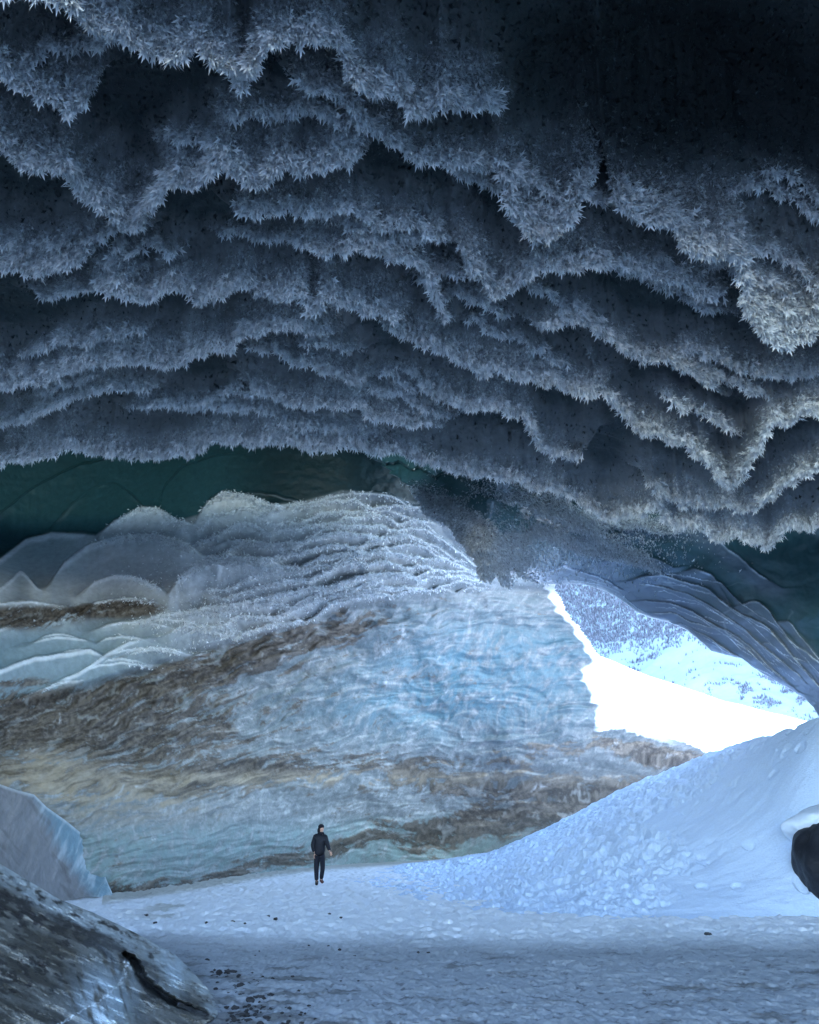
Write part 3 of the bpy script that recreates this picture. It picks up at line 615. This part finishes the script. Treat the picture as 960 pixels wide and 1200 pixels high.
# ================================================================== outside: sunlit slope, mountain, woods
def far_patch(name, pts, x0, x1, y0, y1, relief, colf, m, nx=300, ny=160, keepf=None):
    tf = tps(pts); PX, PY = np.meshgrid(np.linspace(x0, x1, nx), np.linspace(y0, y1, ny))
    T = tf(PX, PY); P = at(PX, PY, T); P[..., 2] += relief(PX, PY, P)
    return grid_mesh(name, P, colf(PX, PY, P), m, keepf(PX, PY) if keepf else None), tf
M_FARSNOW = mat('sunlit_snow', attr=True, rough=.8, spec=.1, nscale=.5, namp=.04)
top_of = lambda px: np.interp(px, [400, 640, 690, 760, 850, 945, 1100], [640, 740, 763, 792, 822, 845, 880])
xs = np.linspace(560, 1350, 420); f = np.concatenate([np.linspace(0, 1, 140)])[:, None]
PX = np.broadcast_to(xs[None], (140, 420)); ty = top_of(xs)[None] + 1.0 * perlin(xs / 25, xs * 0, 3)[None]
PY = ty + f * (1010 - ty)
T = 95 - 42 * f**.6 + 0 * PX
P = at(PX, PY, T); P[..., 2] += .5 * fbm(P[..., 0] / 9, P[..., 1] / 9, 4, 3) * np.minimum(1, f * 6) - .9 * sst(3.0, 1, np.abs(PY - np.interp(PX, [720, 760, 800, 830], [832, 840, 852, 872]))) * (PX > 715) * (PX < 830)
hill = np.concatenate([(P[:1] + np.array([0, 30., -25.])), P]); 
slope = grid_mesh('snow_slope', hill, np.broadcast_to([.86, .89, .9], hill.shape), M_FARSNOW)
tag(slope, 'blinding white sunlit snow slope just outside the opening', 'snow slope', kind='structure')
mt = tps([(500, 500, 520), (1300, 500, 560), (500, 860, 300), (1300, 900, 230), (800, 760, 330), (700, 740, 400), (900, 820, 260)])
xs = np.linspace(450, 1700, 460); ys = np.linspace(430, 960, 260); PX, PY = np.meshgrid(xs, ys); T = mt(PX, PY)
P = at(PX, PY, T); P[..., 2] += 9 * fbm(P[..., 0] / 70, P[..., 1] / 90, 4, 23) + 2 * fbm(P[..., 0] / 12, P[..., 1] / 15, 3, 27)
woodline = lambda px: np.interp(px, [600, 690, 720, 760, 800, 830, 870, 1000], [800, 762, 755, 745, 742, 752, 700, 640])
mountain = grid_mesh('snowy_mountain', P, np.broadcast_to([.27, .35, .38], P.shape), M_FARSNOW)
tag(mountain, 'snow covered mountainside with bare woods seen through the opening', 'mountain', kind='structure')
# far-off woods: thousands of thin bare trees on the mountain, one mass
rr = np.random.default_rng(31)
n = 110000; tx = rr.uniform(600, 1100, n); ty = rr.uniform(560, 880, n)
den = sst(10, -12, ty - woodline(tx) + 10 * fbm(tx / 18, ty / 12, 3, 2)) * .95
cl = fbm(tx / 22, ty / 9, 3, 41)
den = np.maximum(den, sst(.08, .3, cl) * (gauss(tx, ty, 915, 822, 60, 22) * 1.2 + gauss(tx, ty, 730, 765, 36, 9) + gauss(tx, ty, 780, 752, 18, 7)))
den = np.maximum(den, sst(.3, .42, cl) * .25)
k = rr.random(n) < den; tx, ty = tx[k], ty[k]; n = len(tx)
tt = mt(tx, ty); b = at(tx, ty, tt); b[:, 2] += 9 * fbm(b[:, 0] / 70, b[:, 1] / 90, 4, 23) + 2 * fbm(b[:, 0] / 12, b[:, 1] / 15, 3, 27) - .4
hgt = tt / FL * rr.uniform(3.0, 6.5, n); Vs = []; 
for kk in range(3):
    a = rr.uniform(0, np.pi, n); w = hgt * .11
    sd = np.stack([np.cos(a), np.sin(a), 0 * a], -1) * w[:, None]; up = np.stack([rr.normal(0, .12, n), rr.normal(0, .12, n), np.ones(n)], -1) * hgt[:, None] * (1 - .18 * kk)
    Vs.append(np.stack([b, b + up * .45 - sd, b + up, b + up * .45 + sd], 1))
V = np.concatenate(Vs).reshape(-1, 3); kc = np.array([.15, .17, .22]) * rr.uniform(.6, 1.4, (n * 3, 1)); Kc = np.repeat(kc, 4, 0)
woods = raw_mesh('bare_woods', V, np.arange(len(V), dtype=np.int32).reshape(-1, 4), Kc, mat('bark', attr=True, rough=.9, spec=.1), smooth=False)
tag(woods, 'far purple grey bare woods covering the upper mountainside', 'woods', kind='stuff')

# ================================================================== unseen glacier body and side walls, added to block sun leaks, cut back to admit light
def body(name, boxes, m):
    bm = bmesh.new()
    for (x0, x1, y0, y1, z0, z1) in boxes:
        r = bmesh.ops.create_cube(bm, size=1)
        for v in r['verts']: v.co = Vector(((x0 + x1) / 2 + v.co.x * (x1 - x0), (y0 + y1) / 2 + v.co.y * (y1 - y0), (z0 + z1) / 2 + v.co.z * (z1 - z0)))
    bmesh.ops.subdivide_edges(bm, edges=bm.edges[:], cuts=14, use_grid_fill=True)
    for v in bm.verts:
        p = v.co; n1 = float(fbm(np.array(p.x / 6 + p.z / 5), np.array(p.y / 6), 3, 5)); n2 = float(fbm(np.array(p.y / 6 + p.z / 6), np.array(p.x / 6 + 9), 3, 8))
        v.co += Vector((n1 * .8, n2 * .8, n1 * .5))
    me = bpy.data.meshes.new(name); bm.to_mesh(me); bm.free()
    return link_mesh(name, me, m)
M_BODY = mat('glacier_ice', (.30, .42, .48), rough=.5, nscale=.6, namp=.2, bump=.4, bscale=2, bdist=.2)
o = body('glacier', [(-60, 9.5, -9, 50, 17.5, 24), (-60, -20, 0, 50, -1, 17.6), (13.5, 20, -14, 14, -1, 17.6), (9.4, 20.1, -14, 20, 12, 23)], M_BODY)
tag(o, 'unseen mass of glacier ice around and above the cave, shaped to block light', 'glacier', kind='structure')

exec_objects = True
# ================================================================== boulder, rocks, person
def blob(bm, c, s, seed, rough=.25, sub=4, flat=None):
    r = bmesh.ops.create_icosphere(bm, subdivisions=sub, radius=1)
    V = np.array([v.co[:] for v in r['verts']])
    n = fbm(V[:, 0] * 1.3 + V[:, 2], V[:, 1] * 1.3 + V[:, 2] * .7, 4, seed)
    w, _ = worley(V[:, 0] * 1.1 + V[:, 2] * .8, V[:, 1] * 1.1 - V[:, 2] * .6, seed)
    k = 1 + rough * n - rough * .8 * (w - .5)
    for v, kk in zip(r['verts'], k):
        v.co = Vector((v.co.x * s[0] * kk + c[0], v.co.y * s[1] * kk + c[1], v.co.z * s[2] * kk + c[2]))
def new_obj(name, bm, m, parent=None, smooth=True):
    me = bpy.data.meshes.new(name); bm.to_mesh(me); bm.free(); return link_mesh(name, me, m, parent, smooth)
def empty(name, loc, rz=0):
    o = bpy.data.objects.new(name, None); C.objects.link(o); o.location = loc; o.rotation_euler.z = rz; return o
bc = at(1008, 1020, np.array(16.6))
M_BOULD = mat('black_boulder', (.012, .014, .02), rough=.5, nscale=3, namp=.5, bump=.5, bscale=5, bdist=.08)
M_PSNOW = mat('plain_snow', (.74, .82, .92), rough=.7, spec=.2, nscale=6, namp=.06, bump=.3, bscale=12, bdist=.03)
root = empty('boulder', (bc[0], bc[1], 0))
tag(root, 'black boulder half buried in the snow bank at the right edge', 'boulder')
bm = bmesh.new(); blob(bm, (0.0, 0, bc[2] + .05), (1.28, .9, 1.22), 6, .13, 5); new_obj('stone', bm, M_BOULD, root)
bm = bmesh.new(); blob(bm, (.5, .46, bc[2] + .80), (1.6, 1.1, .60), 3, .15, 5); new_obj('snow_cap', bm, M_PSNOW, root)

# ---- stones scattered on the floor
rocks = []
bm = bmesh.new(); blob(bm, (0, 0, .3), (1, .8, .55), 2, .5, 2); r0 = new_obj('stone', bm, M_ROCK, None, smooth=False)
bm = bmesh.new(); blob(bm, (0, 0, .3), (.9, 1, .45), 9, .6, 2); r1 = new_obj('stone', bm, M_ROCK, None, smooth=False)
bases = [r0.data, r1.data]
rr = np.random.default_rng(77); spots = []
for k in range(165):
    for _ in range(50):
        if k < 140: px, py = rr.uniform(235, 375), rr.uniform(1135, 1205)
        else: px, py = rr.uniform(120, 420), rr.uniform(1060, 1200)
        if k < 140 and px > 262 + (py - 1135) * 1.1 + rr.exponential(22): continue
        if px < np.interp(py, [1060, 1098, 1118, 1138, 1158, 1185], [130, 190, 220, 240, 258, 266]): continue
        break
    spots.append((px, py, rr.uniform(1.3, 3.0) + (2.6 if rr.random() < .14 and k < 140 else 0)))
spots += [(502, 1117, 2.3), (598, 1128, 1.6), (830, 1096, 5.0), (350, 1164, 3.5), (305, 1152, 3.2), (253, 1160, 3.6), (420, 1150, 1.8), (490, 1117, 2.0)]
for k, (px, py, s) in enumerate(spots):
    t = float(tground(px, py)); p = at(px, py, np.array(t)); m_ = s * t / FL
    o = r0 if k == 0 else (r1 if k == 1 else bpy.data.objects.new('stone', bases[k % 2]))
    if k > 1: C.objects.link(o)
    o.location = (p[0], p[1], .0); o.rotation_euler.z = rr.uniform(0, 6.28); o.scale = (m_, m_ * rr.uniform(.7, 1.1), m_ * rr.uniform(.7, 1.2))
    if px == 830: tag(o, 'dark stone lying alone on the floor at the foot of the snow bank', 'stone')
    else: tag(o, 'small dark stone lying on the snow floor left of the snow bank', 'stone', 'dark stones scattered on the snow floor')
# stones frozen on the mound
# ---- person
M_JACK = mat('navy_jacket', (.008, .010, .018), rough=.7, nscale=20, namp=.3, bump=.3, bscale=30, bdist=.01)
M_TROU = mat('dark_trousers', (.007, .009, .018), rough=.8, nscale=25, namp=.3)
M_SKIN = mat('skin', (.55, .33, .25), rough=.5); M_BOOT = mat('boot_leather', (.02, .018, .018), rough=.6)
M_HAT = mat('knit_hat', (.012, .012, .018), rough=.9, nscale=60, namp=.4); M_BOOT2 = mat('boot_sole', (.10, .05, .045), rough=.7)
def skin_obj(name, pts, edges, radii, m, parent, sub=2, root_i=0):
    me = bpy.data.meshes.new(name); me.from_pydata(pts, edges, []); o = bpy.data.objects.new(name, me); C.objects.link(o)
    o.modifiers.new('s', 'SKIN'); o.modifiers['s'].use_smooth_shade = True
    for v, r in zip(me.skin_vertices[0].data, radii):
        v.radius = r if isinstance(r, tuple) else (r, r); v.use_root = False
    me.skin_vertices[0].data[root_i].use_root = True
    sb = o.modifiers.new('d', 'SUBSURF'); sb.levels = sub; sb.render_levels = sub
    bpy.context.view_layer.update(); dg = bpy.context.evaluated_depsgraph_get()
    me2 = bpy.data.meshes.new_from_object(o.evaluated_get(dg)); o.modifiers.clear(); o.data = me2; bpy.data.meshes.remove(me)
    me2.materials.clear(); me2.materials.append(m); me2.shade_smooth(); o.parent = parent; return o
tp = float(tground(373, 1038)); pp = at(373, 1038, np.array(tp))
per = empty('person', (pp[0], pp[1], 0), 0)
tag(per, 'person in dark jacket and beanie walking across the snow floor', 'person')
# x right, y away from the camera, walking to the right and slightly towards the camera
body_pts = [(0, 0, .95), (0, 0, 1.10), (.005, 0, 1.30), (.015, 0, 1.46), (.025, -.01, 1.54), (.045, -.03, 1.63), (.05, -.03, 1.71),
  (-.15, .02, 1.42), (-.215, .03, 1.18), (-.15, -.02, .94), (.17, -.02, 1.41), (.24, -.05, 1.18), (.33, -.12, .99),
  (-.07, .02, .86), (-.075, 0, .50), (-.05, .02, .10), (-.045, -.10, .045), (.09, 0, .86), (.12, -.02, .52), (.07, .12, .14), (.13, .05, .075)]
be = [(0, 1), (1, 2), (2, 3), (3, 4), (4, 5), (5, 6), (3, 7), (7, 8), (8, 9), (3, 10), (10, 11), (11, 12), (0, 13), (13, 14), (14, 15), (15, 16), (0, 17), (17, 18), (18, 19), (19, 20)]
br = [(.11, .08), (.10, .08), (.13, .09), (.11, .085), .055, (.072, .09), .055, .065, .048, .035, .065, .048, .035, .085, .06, .045, .04, .085, .06, .045, .04]
skin_obj('body', body_pts, be, br, M_SKIN, per)
# clothes
j = skin_obj('jacket', [(0, 0, .83), (0, 0, 1.06), (.005, 0, 1.28), (.015, 0, 1.44), (.022, -.01, 1.525), (-.155, .02, 1.41), (-.23, .03, 1.17), (-.165, -.02, .955), (.175, -.02, 1.40), (.255, -.05, 1.17), (.335, -.115, 1.0)],
  [(0, 1), (1, 2), (2, 3), (3, 4), (3, 5), (5, 6), (6, 7), (3, 8), (8, 9), (9, 10)], [(.185, .13), (.18, .13), (.20, .14), (.15, .115), (.085, .085), .092, .075, .06, .09, .072, .055], M_JACK, per)
tag(j)
skin_obj('trousers', [(0, 0, 1.0), (-.07, .02, .84), (-.08, 0, .50), (-.055, .02, .13), (.085, 0, .84), (.125, -.02, .52), (.075, .115, .17)],
  [(0, 1), (1, 2), (2, 3), (0, 4), (4, 5), (5, 6)], [(.16, .11), .105, .083, .068, .105, .08, .066], M_TROU, per)
def ell(name, c, r, m):
    bm = bmesh.new(); bmesh.ops.create_uvsphere(bm, u_segments=24, v_segments=16, radius=1)
    for v in bm.verts: v.co = Vector((c[0] + v.co.x * r[0], c[1] + v.co.y * r[1], c[2] + v.co.z * r[2]))
    new_obj(name, bm, m, per)
ell('hat', (.02, .02, 1.715), (.098, .115, .085), M_HAT)
ell('hood', (-.005, .03, 1.60), (.095, .10, .13), M_HAT)
ell('scarf', (.025, -.015, 1.515), (.11, .105, .06), M_HAT)
sc_pack = skin_obj('backpack', [(-.04, .17, 1.05), (-.04, .18, 1.40)], [(0, 1)], [(.13, .09), (.12, .08)], M_TROU, per)
def boot(a, b, m): skin_obj('boot', [a, ((a[0]), a[1], a[2] - .08), b], [(0, 1), (1, 2)], [.062, .055, (.05, .042)], m, per)
boot((-.05, .02, .16), (-.04, -.14, .045), M_BOOT); boot((.075, .12, .21), (.15, .04, .09), M_BOOT2)
for sx, hp, hd in ((-1, (-.15, -.025, .93), (.05, -.1, -1)), (1, (.34, -.125, .985), (.45, -.3, -.8))):
    d = Vector(hd).normalized(); h = Vector(hp); s_ = d.cross(Vector((0, 1, 0))).normalized(); f_ = d.cross(s_).normalized()
    pts = [tuple(h), tuple(h + d * .05), tuple(h + d * .085)]; ed = [(0, 1), (1, 2)]; rd = [(.024, .024), (.036, .02), (.034, .016)]
    for q in range(4):
        b0 = h + d * .085 + s_ * (.018 * (q - 1.5)); ln = [.06, .075, .07, .055][q]
        i = len(pts); pts += [tuple(b0), tuple(b0 + d * ln * .5 + f_ * .008), tuple(b0 + d * ln * .9 + f_ * .028)]; ed += [(2, i), (i, i + 1), (i + 1, i + 2)]; rd += [.009, .0085, .007]
    i = len(pts); pts += [tuple(h + d * .03 + s_ * .035), tuple(h + d * .07 + s_ * .055 + f_ * .01)]; ed += [(1, i), (i, i + 1)]; rd += [.011, .008]
    skin_obj('hand', pts, ed, rd, M_SKIN, per, sub=1, root_i=1)
# nose and face detail looking towards the right
bm = bmesh.new()
bmesh.ops.create_icosphere(bm, subdivisions=2, radius=1); 
for v in bm.verts: v.co = Vector((.035 + .06 + v.co.x * .022, -.075 + v.co.y * .014, 1.665 + v.co.z * .022))
new_obj('nose', bm, M_SKIN, per)

# ================================================================== light, camera
sc = bpy.context.scene
SUN_EL, SUN_AZ = rad(36), math.atan2(-.35, .85)
w = bpy.data.worlds.new("World"); sc.world = w; w.use_nodes = True
sky = w.node_tree.nodes.new('ShaderNodeTexSky'); sky.sky_type = 'NISHITA'; sky.sun_disc = False
sky.sun_elevation = SUN_EL; sky.sun_rotation = SUN_AZ; sky.altitude = 800
bg = w.node_tree.nodes['Background']; w.node_tree.links.new(sky.outputs[0], bg.inputs['Color']); bg.inputs['Strength'].default_value = .15
sl = bpy.data.lights.new('sun', 'SUN'); sl.energy = 2.0; sl.angle = rad(.5); sl.color = (1, .985, .96)
so = bpy.data.objects.new('sun', sl); C.objects.link(so)
sd = Vector((math.sin(SUN_AZ) * math.cos(SUN_EL), math.cos(SUN_AZ) * math.cos(SUN_EL), math.sin(SUN_EL)))
so.rotation_euler = sd.to_track_quat('Z', 'Y').to_euler()
cam = bpy.data.cameras.new('camera'); cam.sensor_fit = 'VERTICAL'; cam.angle = 2 * math.atan(600 / FL); cam.clip_end = 6000; cam.clip_start = .05
co = bpy.data.objects.new('camera', cam); C.objects.link(co); co.location = (0, 0, EYE); co.rotation_euler = (rad(90) + PITCH, 0, 0); sc.camera = co
sc.view_settings.view_transform = 'Standard'; sc.view_settings.look = 'None'; sc.view_settings.exposure = 3.5; sc.view_settings.gamma = 1
sc.cycles.use_denoising = True; sc.cycles.max_bounces = 8; sc.cycles.diffuse_bounces = 5; sc.cycles.glossy_bounces = 2
